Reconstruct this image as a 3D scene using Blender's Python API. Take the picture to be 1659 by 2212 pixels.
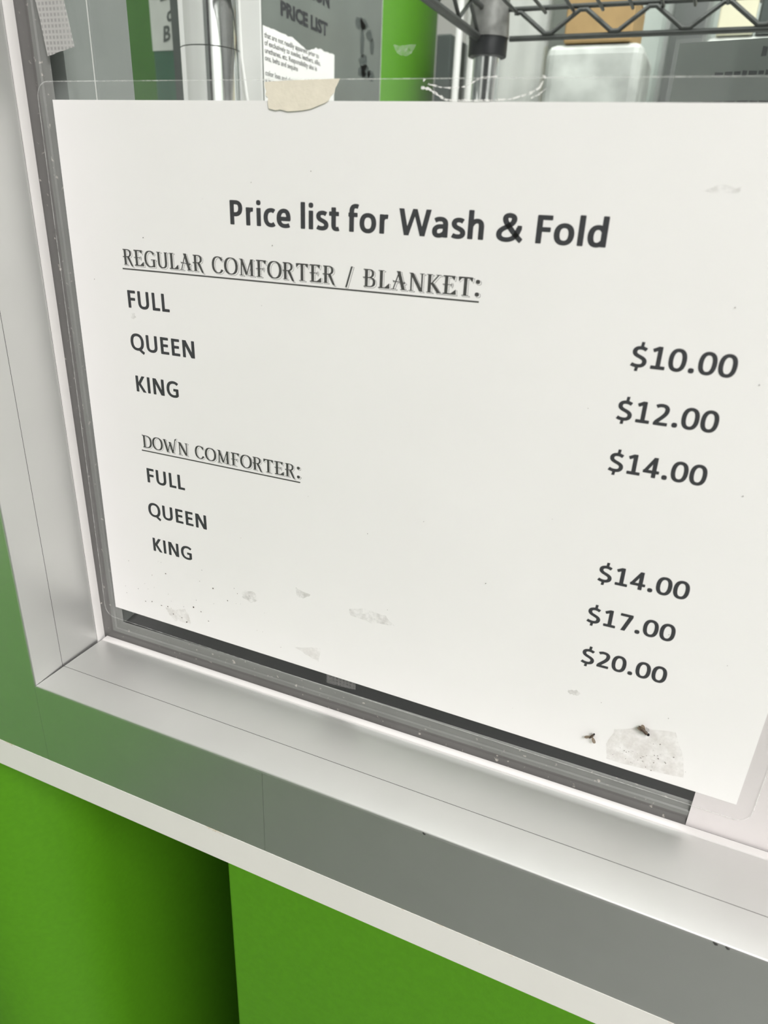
import bpy, math, random
from mathutils import Matrix, Vector

random.seed(7)
for o in list(bpy.data.objects):
    bpy.data.objects.remove(o)
scn = bpy.context.scene
COL = scn.collection

# ------------------------------------------------------------------ camera
CX, CY, CZ = 0.23096887, -0.22204853, 0.18750585
RIGHT = (0.91745764, 0.39580774, 0.04009639)
DOWN = (0.19475092, -0.3589501, -0.91281263)
FWD = (-0.3469057, 0.84527573, -0.40640543)
cam_d = bpy.data.cameras.new('camera')
cam = bpy.data.objects.new('camera', cam_d)
COL.objects.link(cam)
cam.matrix_world = Matrix(((RIGHT[0], -DOWN[0], -FWD[0], CX),
                           (RIGHT[1], -DOWN[1], -FWD[1], CY),
                           (RIGHT[2], -DOWN[2], -FWD[2], CZ),
                           (0, 0, 0, 1)))
cam_d.sensor_fit = 'VERTICAL'
cam_d.sensor_height = 36.0
cam_d.sensor_width = 27.0
cam_d.lens = 1515.542 / 2212 * 36.0
cam_d.clip_start = 0.01
cam_d.clip_end = 50
cam_d.dof.use_dof = True
cam_d.dof.focus_distance = 0.295
cam_d.dof.aperture_fstop = 15.0
scn.camera = cam

# ------------------------------------------------------------------ light
world = bpy.data.worlds.new('world')
scn.world = world
world.use_nodes = True
bg = world.node_tree.nodes['Background']
bg.inputs['Color'].default_value = (1.0, 0.98, 0.97, 1)
bg.inputs['Strength'].default_value = 0.06


def area_light(name, loc, rot, sx, sy, watts, color=(1, 1, 1)):
    d = bpy.data.lights.new(name, 'AREA')
    d.shape = 'RECTANGLE'
    d.size, d.size_y = sx, sy
    d.energy = watts
    d.color = color
    o = bpy.data.objects.new(name, d)
    COL.objects.link(o)
    o.location = loc
    o.rotation_euler = rot
    return o


# fluorescent troffers of the lobby ceiling, work room lamp, added fill near the glass
area_light('lobby_light', (1.38, -1.24, 1.47), (0, 0, 0), 0.8, 1.0, 78, (1.0, 0.945, 0.965))
area_light('lobby_light', (0.60, -2.2, 1.47), (0, 0, 0), 0.6, 1.2, 5, (1.0, 0.95, 0.975))
area_light('workroom_light', (0.35, 0.46, 1.47), (0, 0, 0), 1.4, 0.30, 17, (1.0, 0.98, 0.97))
area_light('workroom_light', (0.05, 0.17, 1.47), (0, 0, 0), 1.2, 0.15, 10.5, (1.0, 0.98, 0.98))  # unseen lamp, added to brighten the end of the white partition

scn.view_settings.view_transform = 'Standard'
scn.view_settings.look = 'None'
scn.view_settings.exposure = 0.0
scn.view_settings.gamma = 1.0
scn.view_settings.use_curve_mapping = False
scn.cycles.transparent_max_bounces = 24
scn.cycles.max_bounces = 10
scn.cycles.sample_clamp_indirect = 3.0


# ------------------------------------------------------------------ helpers
def mat(name, color, rough=0.5, metal=0.0, noise=None, bump=None, spec=0.5, coat=0.0):
    """noise=(scale, amount, detail): value variation; bump=(scale, strength)."""
    m = bpy.data.materials.new(name)
    m.use_nodes = True
    nt = m.node_tree
    p = nt.nodes['Principled BSDF']
    p.inputs['Base Color'].default_value = (*color, 1)
    p.inputs['Roughness'].default_value = rough
    p.inputs['Metallic'].default_value = metal
    p.inputs['Specular IOR Level'].default_value = spec
    p.inputs['Coat Weight'].default_value = coat
    tc = nt.nodes.new('ShaderNodeTexCoord')
    if noise:
        n = nt.nodes.new('ShaderNodeTexNoise')
        n.inputs['Scale'].default_value = noise[0]
        n.inputs['Detail'].default_value = noise[2]
        nt.links.new(tc.outputs['Object'], n.inputs['Vector'])
        r = nt.nodes.new('ShaderNodeMapRange')
        r.inputs['From Min'].default_value = 0.3
        r.inputs['From Max'].default_value = 0.7
        r.inputs['To Min'].default_value = 1 - noise[1]
        r.inputs['To Max'].default_value = 1 + noise[1]
        nt.links.new(n.outputs['Fac'], r.inputs['Value'])
        h = nt.nodes.new('ShaderNodeHueSaturation')
        h.inputs['Color'].default_value = (*color, 1)
        nt.links.new(r.outputs['Result'], h.inputs['Value'])
        nt.links.new(h.outputs['Color'], p.inputs['Base Color'])
    if bump:
        n = nt.nodes.new('ShaderNodeTexNoise')
        n.inputs['Scale'].default_value = bump[0]
        nt.links.new(tc.outputs['Object'], n.inputs['Vector'])
        b = nt.nodes.new('ShaderNodeBump')
        b.inputs['Strength'].default_value = bump[1]
        b.inputs['Distance'].default_value = 0.001
        nt.links.new(n.outputs['Fac'], b.inputs['Height'])
        nt.links.new(b.outputs['Normal'], p.inputs['Normal'])
    return m


def clear(name, haze=0.0, haze_color=(1, 1, 1), tint=(1, 1, 1), rough=0.02, ior=1.5, gloss=1.0,
          patch=None):
    """Thin clear sheet: straight-through transparency, a little white haze, Fresnel reflection.
    patch=(scale, lo, hi): noise that breaks the haze up into scraps."""
    m = bpy.data.materials.new(name)
    m.use_nodes = True
    nt = m.node_tree
    nt.nodes.clear()
    out = nt.nodes.new('ShaderNodeOutputMaterial')
    tr = nt.nodes.new('ShaderNodeBsdfTransparent')
    tr.inputs['Color'].default_value = (*tint, 1)
    df = nt.nodes.new('ShaderNodeBsdfDiffuse')
    df.inputs['Color'].default_value = (*haze_color, 1)
    mx = nt.nodes.new('ShaderNodeMixShader')
    mx.inputs[0].default_value = haze
    nt.links.new(tr.outputs[0], mx.inputs[1])
    nt.links.new(df.outputs[0], mx.inputs[2])
    if patch:
        tc = nt.nodes.new('ShaderNodeTexCoord')
        n = nt.nodes.new('ShaderNodeTexNoise')
        n.inputs['Scale'].default_value = patch[0]
        n.inputs['Detail'].default_value = 6
        n.inputs['Roughness'].default_value = 0.7
        r = nt.nodes.new('ShaderNodeMapRange')
        r.inputs['From Min'].default_value = patch[1]
        r.inputs['From Max'].default_value = patch[2]
        r.inputs['To Min'].default_value = 0.0
        r.inputs['To Max'].default_value = haze
        nt.links.new(tc.outputs['Object'], n.inputs['Vector'])
        nt.links.new(n.outputs['Fac'], r.inputs['Value'])
        nt.links.new(r.outputs['Result'], mx.inputs[0])
    gl = nt.nodes.new('ShaderNodeBsdfGlossy')
    gl.inputs['Roughness'].default_value = rough
    fr = nt.nodes.new('ShaderNodeFresnel')
    # the sheet is thin: light meets the same Fresnel reflection from either side
    geo = nt.nodes.new('ShaderNodeNewGeometry')
    ri = nt.nodes.new('ShaderNodeMapRange')
    ri.inputs['To Min'].default_value = ior
    ri.inputs['To Max'].default_value = 1.0 / ior
    nt.links.new(geo.outputs['Backfacing'], ri.inputs['Value'])
    nt.links.new(ri.outputs['Result'], fr.inputs['IOR'])
    mul = nt.nodes.new('ShaderNodeMath')
    mul.operation = 'MULTIPLY'
    mul.inputs[1].default_value = gloss
    nt.links.new(fr.outputs[0], mul.inputs[0])
    m2 = nt.nodes.new('ShaderNodeMixShader')
    nt.links.new(mul.outputs[0], m2.inputs[0])
    nt.links.new(mx.outputs[0], m2.inputs[1])
    nt.links.new(gl.outputs[0], m2.inputs[2])
    nt.links.new(m2.outputs[0], out.inputs['Surface'])
    return m


class MB:
    def __init__(self):
        self.v, self.f = [], []

    def add(self, vs, fs):
        b = len(self.v)
        self.v += [tuple(x) for x in vs]
        self.f += [tuple(i + b for i in q) for q in fs]
        return self

    def box(self, x0, x1, y0, y1, z0, z1):
        vs = [(x, y, z) for x in (x0, x1) for y in (y0, y1) for z in (z0, z1)]
        return self.add(vs, [(0, 1, 3, 2), (4, 6, 7, 5), (0, 4, 5, 1), (2, 3, 7, 6), (0, 2, 6, 4), (1, 5, 7, 3)])

    def tube(self, pts, r, n=10, closed=False, cap=True):
        pts = [Vector(p) for p in pts]
        N = len(pts)
        up = Vector((0, 0, 1))
        rings = []
        prev = None
        for i, p in enumerate(pts):
            a = pts[(i - 1) % N] if (i > 0 or closed) else p
            b = pts[(i + 1) % N] if (i < N - 1 or closed) else p
            t = (b - a).normalized()
            if prev is None:
                ref = up if abs(t.dot(up)) < 0.9 else Vector((1, 0, 0))
                u = t.cross(ref).normalized()
            else:
                u = (prev - t * prev.dot(t)).normalized()
            prev = u
            w = t.cross(u)
            rr = r[i] if isinstance(r, (list, tuple)) else r
            rings.append([p + (u * math.cos(k * 2 * math.pi / n) + w * math.sin(k * 2 * math.pi / n)) * rr for k in range(n)])
        vs = [v for ring in rings for v in ring]
        fs = []
        for i in range(N if closed else N - 1):
            j = (i + 1) % N
            for k in range(n):
                k2 = (k + 1) % n
                fs.append((i * n + k, i * n + k2, j * n + k2, j * n + k))
        if cap and not closed:
            fs.append(tuple(range(n - 1, -1, -1)))
            fs.append(tuple((N - 1) * n + k for k in range(n)))
        return self.add(vs, fs)

    def slab(self, outline, y0, y1):
        """closed outline [(x, z)] extruded from y0 (front) to y1 (back)."""
        n = len(outline)
        vs = [(x, y0, z) for x, z in outline] + [(x, y1, z) for x, z in outline]
        fs = [tuple(range(n)), tuple(range(2 * n - 1, n - 1, -1))]
        fs += [(i, i + n, (i + 1) % n + n, (i + 1) % n) for i in range(n)]
        return self.add(vs, fs)

    def flat(self, outline, y):
        n = len(outline)
        return self.add([(x, y, z) for x, z in outline], [tuple(range(n))])

    def build(self, name, m, parent=None, smooth=False, bevel=0.0, kind=None):
        me = bpy.data.meshes.new(name)
        me.from_pydata(self.v, [], self.f)
        me.update()
        if smooth:
            for p in me.polygons:
                p.use_smooth = True
            me.set_sharp_from_angle(angle=math.radians(32))
        me.materials.append(m)
        o = bpy.data.objects.new(name, me)
        COL.objects.link(o)
        if parent:
            o.parent = parent
        if bevel:
            b = o.modifiers.new('bevel', 'BEVEL')
            b.width = bevel
            b.segments = 3
            b.limit_method = 'ANGLE'
        if kind:
            o['kind'] = kind
        return o


def tag(o, label, cat, group=None, kind=None):
    o['label'] = label
    o['category'] = cat
    if group:
        o['group'] = group
    if kind:
        o['kind'] = kind
    return o


def empty(name, loc=(0, 0, 0), rot=(0, 0, 0)):
    o = bpy.data.objects.new(name, None)
    o.empty_display_size = 0.02
    COL.objects.link(o)
    o.location = loc
    o.rotation_euler = rot
    return o


def structure(o):
    o['kind'] = 'structure'
    return o


# ------------------------------------------------------------------ lettering
# each glyph: advance, list of strokes; a stroke is an SVG-like path in 1/1000 em drawn with an elliptic pen
BOLD = {
    'P': (532, ['M137 0 L137 632', 'M76 582 L255 582 C355 582 415 535 415 440 C415 330 345 272 250 272 L137 272']),
    'r': (355, ['M132 0 L132 468', 'M132 320 C158 390 205 428 300 410']),
    'i': (246, ['M123 0 L123 468', '@123 600 72 66']),
    'c': (418, ['M378 392 C345 418 315 426 280 426 C165 426 100 350 100 234 C100 115 165 43 272 43 C315 43 348 57 382 84']),
    'e': (503, ['M110 222 L462 222', 'M402 190 C412 330 378 426 266 426 C160 426 100 348 100 234 C100 108 168 43 288 43 C345 43 392 52 432 72']),
    'l': (246, ['M123 0 L123 670']),
    's': (399, ['M338 395 C300 420 262 428 225 428 C148 428 105 394 105 344 C105 280 160 258 218 236 C285 210 338 188 338 125 C338 70 285 42 205 42 C155 42 105 52 66 76']),
    't': (347, ['M160 575 L160 150 C160 70 190 45 250 45 C275 45 297 50 318 58', 'M22 418 L318 418']),
    'f': (316, ['M116 0 L116 500 C116 590 160 630 228 630 C258 630 284 625 306 616', 'M20 418 L286 418']),
    'o': (538, ['M269 426 C380 426 439 350 439 236 C439 118 380 43 269 43 C158 43 99 118 99 232 C99 350 158 426 269 426 Z']),
    'W': (906, ['/85 632 238 0 138', '/238 0 453 632 120', '/453 632 668 0 120', '/668 0 821 632 138']),
    'a': (494, ['M92 388 C135 414 180 428 230 428 C325 428 373 388 373 300 L373 0', 'M373 258 L262 258 C150 258 92 212 92 140 C92 75 135 42 200 42 C280 42 340 88 373 140']),
    'h': (537, ['M132 0 L132 670', 'M132 300 C172 380 230 426 292 426 C375 426 406 372 406 290 L406 0']),
    '&': (705, ['M655 22 C560 90 360 300 265 420 C205 500 215 590 325 590 C425 590 455 540 440 478 C420 400 330 362 232 312 C140 268 95 225 95 160 C95 85 165 42 275 42 C430 42 545 130 578 318', 'M530 318 L648 318']),
    'F': (459, ['M137 0 L137 632', 'M76 580 L432 580', 'M137 318 L406 318']),
    'd': (537, ['M403 330 C366 388 325 426 262 426 C150 426 99 340 99 230 C99 115 150 42 245 42 C312 42 366 82 403 140', 'M403 0 L403 670']),
    'L': (423, ['M137 0 L137 632', 'M76 52 L408 52']),
    'U': (643, ['M134 632 L134 230 C134 100 200 42 320 42 C442 42 508 105 508 230 L508 632']),
    'Q': (682, ['M338 590 C492 590 580 490 580 318 C580 140 490 43 335 43 C180 43 97 140 97 312 C97 490 185 590 338 590 Z', 'M395 95 C450 20 520 -30 628 -92']),
    'E': (488, ['M137 0 L137 632', 'M76 580 L432 580', 'M137 328 L408 328', 'M76 52 L440 52']),
    'N': (659, ['M134 0 L134 632', 'M525 0 L525 632', '/150 632 508 0 152']),
    'K': (547, ['M137 0 L137 632', '/440 632 225 318 142', '/235 330 470 0 148']),
    'I': (267, ['M133 0 L133 632']),
    'G': (637, ['M560 512 C505 560 440 586 370 586 C200 586 108 478 108 312 C108 140 205 44 368 44 C425 44 485 56 523 80', 'M523 52 L523 340', 'M352 292 L584 292']),
    '$': (507, ['M418 500 C370 530 320 546 262 546 C165 546 112 500 112 438 C112 362 172 336 256 302 C345 266 408 235 408 165 C408 85 345 40 240 40 C170 40 110 55 62 84', '/298 712 282 540 88', '/232 50 214 -112 88']),
    '1': (507, ['M272 30 L272 634', 'M78 48 L460 48', 'M88 508 C150 535 205 565 262 596']),
    '0': (507, ['M253 590 C370 590 426 490 426 318 C426 140 365 44 253 44 C136 44 80 140 80 314 C80 490 142 590 253 590 Z']),
    '.': (267, ['@133 74 78 74']),
    '2': (507, ['M86 540 C130 572 180 588 235 588 C330 588 386 545 386 462 C386 372 325 295 235 205 L112 78', 'M60 50 L448 50']),
    '4': (507, ['M336 0 L336 632', 'M22 180 L482 180', '/345 632 80 180 118']),
    '7': (507, ['M50 580 L448 580', '/390 560 190 0 136']),
}
SER = 'M{0} {1} L{2} {1}~14 11'
ALG = {
    'R': (560, ['M150 0 L150 640~50 30', 'M50 636 L250 636 C360 636 405 580 405 490 C405 390 340 345 240 340 L30 340~42 18',
                '#225 350 345 350 520 -70 420 -40', SER.format(60, 12, 250)]),
    'E': (540, ['M160 0 L160 640~50 30', 'M45 636 L450 636~20 22', '#455 658 300 640 430 500', 'M35 340 L330 340~14 14', '#350 430 318 340 335 250 352 340',
                'M50 18 L470 18~20 20', '#490 190 300 20 505 -4']),
    'G': (590, ['M465 520 C440 600 380 645 300 645 C150 645 70 510 70 325 C70 130 155 10 300 10 C360 10 410 25 450 55~46 20', '#450 660 480 470 420 560',
                'M470 0 L470 290~46 20', 'M330 300 L560 300~14 14']),
    'U': (600, ['M140 640 L140 220 C140 80 205 12 310 12 C420 12 470 80 470 220 L470 640~46 22', SER.format(40, 640, 245), SER.format(395, 640, 560)]),
    'L': (500, ['M160 0 L160 640~50 30', SER.format(50, 640, 270), 'M50 16 L420 16~20 18', '#450 200 270 18 470 -6']),
    'A': (640, ['/300 670 490 0 112', '/320 640 120 0 40', SER.format(40, 10, 230), SER.format(380, 10, 610), 'M120 300 L520 250~14 15', '#480 330 500 200 560 250', '#90 340 140 240 170 300', 'M230 655 L380 640~14 16']),
    'C': (560, ['M460 510 C430 600 370 645 290 645 C145 645 70 510 70 325 C70 125 155 10 300 10 C375 10 435 60 470 150~46 18', '#450 665 490 470 400 560']),
    'O': (630, ['M315 645 C470 645 560 510 560 325 C560 140 470 10 315 10 C160 10 70 140 70 325 C70 510 160 645 315 645 Z~50 18']),
    'M': (760, ['M150 0 L170 640~26 20', '/165 640 375 40 96', '/375 40 570 640 40', 'M595 0 L590 640~50 20', SER.format(60, 10, 250), SER.format(490, 10, 710), SER.format(70, 640, 220), SER.format(540, 640, 680)]),
    'F': (510, ['M160 0 L160 640~50 30', 'M45 636 L460 636~20 22', '#465 658 310 640 440 490', 'M30 320 L330 320~14 14', '#350 410 318 320 335 230 352 320', SER.format(50, 10, 290)]),
    'T': (570, ['M285 0 L285 640~50 30', 'M60 632 L510 632~20 24', '#40 650 190 640 60 490', '#530 650 380 640 510 490', SER.format(170, 10, 410)]),
    'B': (570, ['M160 0 L160 640~50 30', 'M50 636 L260 636 C360 636 400 585 400 500 C400 410 340 350 240 345~40 18', 'M30 345 L250 345 C390 345 450 280 450 180 C450 70 380 16 260 16 L60 16~44 18']),
    'N': (640, ['M140 0 L140 640~24 20', '/150 640 500 0 118', 'M515 0 L515 640~24 20', SER.format(60, 10, 230), SER.format(430, 640, 600), SER.format(60, 640, 200)]),
    'K': (600, ['M160 0 L160 640~50 30', '/470 640 210 300 50', '/240 350 500 0 118', SER.format(60, 10, 270), SER.format(400, 10, 590), SER.format(60, 640, 270), SER.format(380, 640, 560)]),
    'D': (610, ['M160 0 L160 640~50 30', 'M50 634 L270 634 C450 634 530 520 530 330 C530 130 450 14 270 14 L60 14~48 18', '#30 700 120 640 190 610 110 600']),
    'W': (820, ['/110 640 270 0 104', '/270 0 420 520 40', '/400 560 560 0 104', '/560 0 720 760 44', SER.format(30, 640, 210), '#690 690 800 830 760 690']),
    '/': (360, ['/280 700 70 -90 62']),
    ':': (280, ['@140 520 72 72', '@140 80 72 72']),
}


def sample_path(d):
    tok = d.replace('M', ' M ').replace('L', ' L ').replace('C', ' C ').replace('Z', ' Z ').split()
    pts, i, closed, corners = [], 0, False, set()
    while i < len(tok):
        c = tok[i]
        if c in 'ML':
            p = (float(tok[i + 1]), float(tok[i + 2]))
            pts.append(p)
            i += 3
        elif c == 'C':
            a = pts[-1]
            q = [float(t) for t in tok[i + 1:i + 7]]
            for k in range(1, 11):
                t = k / 10
                s = 1 - t
                pts.append((s**3 * a[0] + 3 * s * s * t * q[0] + 3 * s * t * t * q[2] + t**3 * q[4],
                            s**3 * a[1] + 3 * s * s * t * q[1] + 3 * s * t * t * q[3] + t**3 * q[5]))
            i += 7
        else:
            closed = True
            i += 1
    if closed and math.dist(pts[0], pts[-1]) < 1e-6:
        pts.pop()
    return pts, closed


def ribbon(pts, closed, a, b, grow):
    """outline quads of an elliptic pen (a wide, b high) dragged along pts."""
    N = len(pts)
    if not closed:      # soften the cut ends
        def ext(p, q, d):
            L = math.dist(p, q) or 1
            return (p[0] + (p[0] - q[0]) / L * d, p[1] + (p[1] - q[1]) / L * d)
        r0, r1 = min(16.0, 0.5 * math.dist(pts[0], pts[1])), min(16.0, 0.5 * math.dist(pts[-1], pts[-2]))
        e0, e1 = ext(pts[0], pts[1], grow), ext(pts[-1], pts[-2], grow)
        i0, i1 = ext(pts[0], pts[1], grow - r0), ext(pts[-1], pts[-2], grow - r1)
        pts = [e0, i0] + list(pts[1:-1]) + [i1, e1]
        N = len(pts)
    L, R = [], []
    for i, p in enumerate(pts):
        q0 = pts[(i - 1) % N] if (closed or i > 0) else p
        q1 = pts[(i + 1) % N] if (closed or i < N - 1) else p

        def nrm(u, v):
            dx, dy = v[0] - u[0], v[1] - u[1]
            l = math.hypot(dx, dy)
            return (-dy / l, dx / l) if l > 1e-9 else None
        n0, n1 = nrm(q0, p), nrm(p, q1)
        n0 = n0 or n1
        n1 = n1 or n0
        nx, ny = n0[0] + n1[0], n0[1] + n1[1]
        l = math.hypot(nx, ny) or 1
        nx, ny = nx / l, ny / l
        w = math.sqrt((a * nx)**2 + (b * ny)**2) + grow
        w /= max(0.6, nx * n0[0] + ny * n0[1])
        if not closed and i in (0, N - 1):
            w -= min(13.0, w * 0.3)
        L.append((p[0] + nx * w, p[1] + ny * w))
        R.append((p[0] - nx * w, p[1] - ny * w))
    quads = []
    for i in range(N if closed else N - 1):
        j = (i + 1) % N
        quads.append([L[i], L[j], R[j], R[i]])
    return quads


def glyph_polys(strokes, a0, b0, grow, pen=1.0):
    """list of (stroke number, polygon)"""
    out = []
    for num, s in enumerate(strokes):
        a, b = a0, b0
        if '~' in s:
            s, w = s.split('~')
            a, b = (float(x) * pen for x in w.split())
        if s[0] == '@':
            x, y, rx, ry = (float(t) for t in s[1:].split())
            pts = []
            for k in range(20):
                t = k * math.pi / 10
                c, si = math.cos(t), math.sin(t)
                pts.append((x + math.copysign(abs(c)**0.8, c) * (rx + grow), y + math.copysign(abs(si)**0.8, si) * (ry + grow)))
            out.append((num, pts))
        elif s[0] == '/':
            x0, y0, x1, y1, w = (float(t) for t in s[1:].split())
            h = w * pen / 2 + grow * 1.3
            sgn = 1 if y0 > y1 else -1
            k = (x1 - x0) / (y1 - y0)
            y0, x0 = y0 + sgn * grow, x0 + sgn * grow * k
            y1, x1 = y1 - sgn * grow, x1 - sgn * grow * k
            out.append((num, [(x0 - h, y0), (x0 + h, y0), (x1 + h, y1), (x1 - h, y1)]))
        elif s[0] == '#':
            v = [float(t) for t in s[1:].split()]
            pts = list(zip(v[::2], v[1::2]))
            cx = sum(p[0] for p in pts) / len(pts)
            cy = sum(p[1] for p in pts) / len(pts)
            if grow:
                pts = [(p[0] + (p[0] - cx) / (math.hypot(p[0] - cx, p[1] - cy) or 1) * grow * 1.6,
                        p[1] + (p[1] - cy) / (math.hypot(p[0] - cx, p[1] - cy) or 1) * grow * 1.6) for p in pts]
            out.append((num, pts))
        else:
            pts, closed = sample_path(s)
            out += [(num, q) for q in ribbon(pts, closed, a, b, grow)]
    return out


def set_text(mb, text, font, em, x0, z0, y, a=62, b=50, grow=0, off=(0, 0), fit=None, space=226, skew=0.0, pen=1.0, tight=0):
    """letters into mb; fit = x of the last glyph's right ink edge, reached by scaling the spacing."""
    adv = [font[c][0] - tight if c in font else space for c in text]
    total = sum(adv)
    k = 1.0
    if fit:
        k = (fit - x0) / (total * em / 1000)
    x = 0
    for c, w in zip(text, adv):
        if c in font:
            for num, poly in glyph_polys(font[c][1], a, b, grow, pen):
                mb.flat([(x0 + (x * k + (px + off[0] + skew * py) * k) * em / 1000, z0 + (py + off[1]) * em / 1000) for px, py in poly], y - num * 1.2e-6)
        x += w
    return mb


# ------------------------------------------------------------------ materials
M = {}
M['alu'] = mat('satin_aluminium', (0.67, 0.675, 0.66), 0.44, 0.85, noise=(35, 0.02, 3))
M['alu_face'] = mat('brushed_aluminium_face', (0.70, 0.71, 0.69), 0.38, 0.95, noise=(60, 0.015, 3))
M['dark_core'] = mat('dark_joint', (0.03, 0.03, 0.028), 0.9, noise=(80, 0.2, 3))
M['white_strip'] = mat('white_laminate_edge', (0.80, 0.79, 0.75), 0.5, noise=(25, 0.02, 4))
M['green'] = mat('green_laminate', (0.086, 0.285, 0.0075), 0.5, noise=(300, 0.04, 2), bump=(900, 0.05), spec=0.3)
M['green_wall'] = mat('green_paint', (0.10, 0.36, 0.020), 0.6, noise=(40, 0.03, 2))
M['shaded_green'] = mat('shaded_green_upright', (0.022, 0.10, 0.005), 0.6, noise=(40, 0.04, 2))  # shade on the unlit panel is put into this darker green
M['grey_paint'] = mat('grey_painted_metal', (0.20, 0.215, 0.205), 0.5, noise=(50, 0.03, 3))
M['lip'] = mat('pale_lip_highlight', (0.60, 0.59, 0.575), 0.4, noise=(60, 0.02, 3))  # paler than the metal: light caught on the lip edge, put into colour
M['pale_film'] = mat('pale_wrapped_carton', (0.50, 0.53, 0.50), 0.35, noise=(22, 0.34, 4), bump=(40, 0.9))
M['white_wall'] = mat('white_paint', (0.78, 0.78, 0.76), 0.8, noise=(12, 0.02, 2))
M['ceiling'] = mat('ceiling_tile', (0.82, 0.82, 0.80), 0.9, noise=(60, 0.04, 4))
M['floor'] = mat('grey_vinyl_floor', (0.18, 0.185, 0.18), 0.45, noise=(14, 0.06, 5))
M['paper'] = mat('white_paper', (0.86, 0.86, 0.84), 0.85, noise=(18, 0.012, 3))
M['ink'] = mat('black_print', (0.022, 0.024, 0.028), 0.7, noise=(500, 0.2, 2))
M['ink_soft'] = mat('grey_black_print', (0.045, 0.046, 0.042), 0.75, noise=(600, 0.25, 2))
M['card'] = mat('pinkish_white_card', (0.64, 0.615, 0.605), 0.5, noise=(20, 0.015, 3))
M['masking'] = mat('masking_tape_crepe', (0.80, 0.75, 0.62), 0.75, noise=(260, 0.04, 4), bump=(900, 0.08))
M['chrome'] = mat('chrome', (0.86, 0.86, 0.88), 0.09, 1.0, noise=(8, 0.02, 2))
M['wire'] = mat('zinc_wire', (0.065, 0.07, 0.066), 0.42, 0.5, noise=(60, 0.1, 2))
M['black'] = mat('black_plastic', (0.015, 0.016, 0.018), 0.45, noise=(40, 0.1, 2))
M['grey_metal'] = mat('worn_grey_metal', (0.20, 0.20, 0.19), 0.5, 0.3, noise=(120, 0.25, 5))
M['cardboard'] = mat('brown_cardboard', (0.40, 0.27, 0.12), 0.8, noise=(60, 0.08, 4))
M['grey_sheet'] = mat('grey_plastic_sleeve', (0.16, 0.18, 0.165), 0.25, noise=(14, 0.12, 3))
M['cabinet'] = mat('dark_grey_cabinet', (0.06, 0.075, 0.07), 0.5, noise=(30, 0.1, 2))
M['cream'] = mat('cream_laminate', (0.72, 0.70, 0.52), 0.6, noise=(20, 0.03, 2))
M['teal'] = mat('dark_green_carton', (0.03, 0.10, 0.06), 0.5, noise=(30, 0.1, 2))
M['label'] = mat('grey_white_label', (0.50, 0.53, 0.50), 0.6, noise=(60, 0.05, 3))
M['fly'] = mat('brown_fly_body', (0.06, 0.04, 0.025), 0.5, noise=(2000, 0.3, 2))
M['fly_head'] = mat('dark_fly_head', (0.02, 0.02, 0.02), 0.8, noise=(2000, 0.3, 2), spec=0.1)
M['wing'] = clear('fly_wing', 0.55, (0.22, 0.17, 0.12), (0.9, 0.85, 0.8), 0.2, 1.3)
M['glass'] = clear('window_glass', 0.0, tint=(0.965, 0.98, 0.972), rough=0.0, ior=1.45, gloss=0.5)
M['pouch'] = clear('laminating_film', 0.018, (0.9, 0.92, 0.9), (1, 1, 1), 0.06, 1.42, 0.22)
M['pouch_edge'] = clear('film_edge', 0.45, (0.8, 0.82, 0.78), (1, 1, 1), 0.2, 1.45, 0.4, patch=(160, 0.3, 0.6))
M['scrap'] = clear('torn_film_scrap', 0.9, (0.9, 0.9, 0.87), (1, 1, 1), 0.4, 1.4, 0.3, patch=(900, 0.38, 0.52))
M['scrap_soft'] = clear('clear_tape_remnant', 0.30, (0.8, 0.84, 0.8), (1, 1, 1), 0.3, 1.4, 0.6, patch=(700, 0.3, 0.6))
M['stain'] = clear('brown_adhesive_stain', 0.24, (0.46, 0.40, 0.33), (1, 1, 1), 0.5, 1.3, 0.2, patch=(140, 0.38, 0.66))
M['stain_grey'] = clear('grey_adhesive_stain', 0.30, (0.40, 0.38, 0.34), (1, 1, 1), 0.5, 1.3, 0.2, patch=(150, 0.42, 0.66))
M['bag'] = clear('clear_garment_film', 0.26, (0.86, 0.90, 0.87), (1, 1, 1), 0.15, 1.45, 0.9)


def mesh_tape_mat(c):
    m = bpy.data.materials.new('woven_mesh_tape')
    m.use_nodes = True
    nt = m.node_tree
    nt.nodes.clear()
    out = nt.nodes.new('ShaderNodeOutputMaterial')
    tc = nt.nodes.new('ShaderNodeTexCoord')
    facs = []
    for ax in ('X', 'Z'):
        w = nt.nodes.new('ShaderNodeTexWave')
        w.bands_direction = ax
        w.inputs['Scale'].default_value = 190
        w.inputs['Distortion'].default_value = 0.6
        w.inputs['Detail Scale'].default_value = 300
        nt.links.new(tc.outputs['Object'], w.inputs['Vector'])
        facs.append(w.outputs['Fac'])
    mx = nt.nodes.new('ShaderNodeMath')
    mx.operation = 'MAXIMUM'
    nt.links.new(facs[0], mx.inputs[0])
    nt.links.new(facs[1], mx.inputs[1])
    r = nt.nodes.new('ShaderNodeMapRange')
    r.inputs['From Min'].default_value = 0.3
    r.inputs['From Max'].default_value = 1.0
    r.inputs['To Min'].default_value = 0.45
    r.inputs['To Max'].default_value = 0.85
    nt.links.new(mx.outputs[0], r.inputs['Value'])
    tr = nt.nodes.new('ShaderNodeBsdfTransparent')
    df = nt.nodes.new('ShaderNodeBsdfDiffuse')
    df.inputs['Color'].default_value = (c, c, c * 0.96, 1)
    s = nt.nodes.new('ShaderNodeMixShader')
    nt.links.new(r.outputs['Result'], s.inputs[0])
    nt.links.new(tr.outputs[0], s.inputs[1])
    nt.links.new(df.outputs[0], s.inputs[2])
    nt.links.new(s.outputs[0], out.inputs['Surface'])
    return m


M['mesh_tape'] = mesh_tape_mat(0.52)
M['mesh_tape_dark'] = mesh_tape_mat(0.16)


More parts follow.
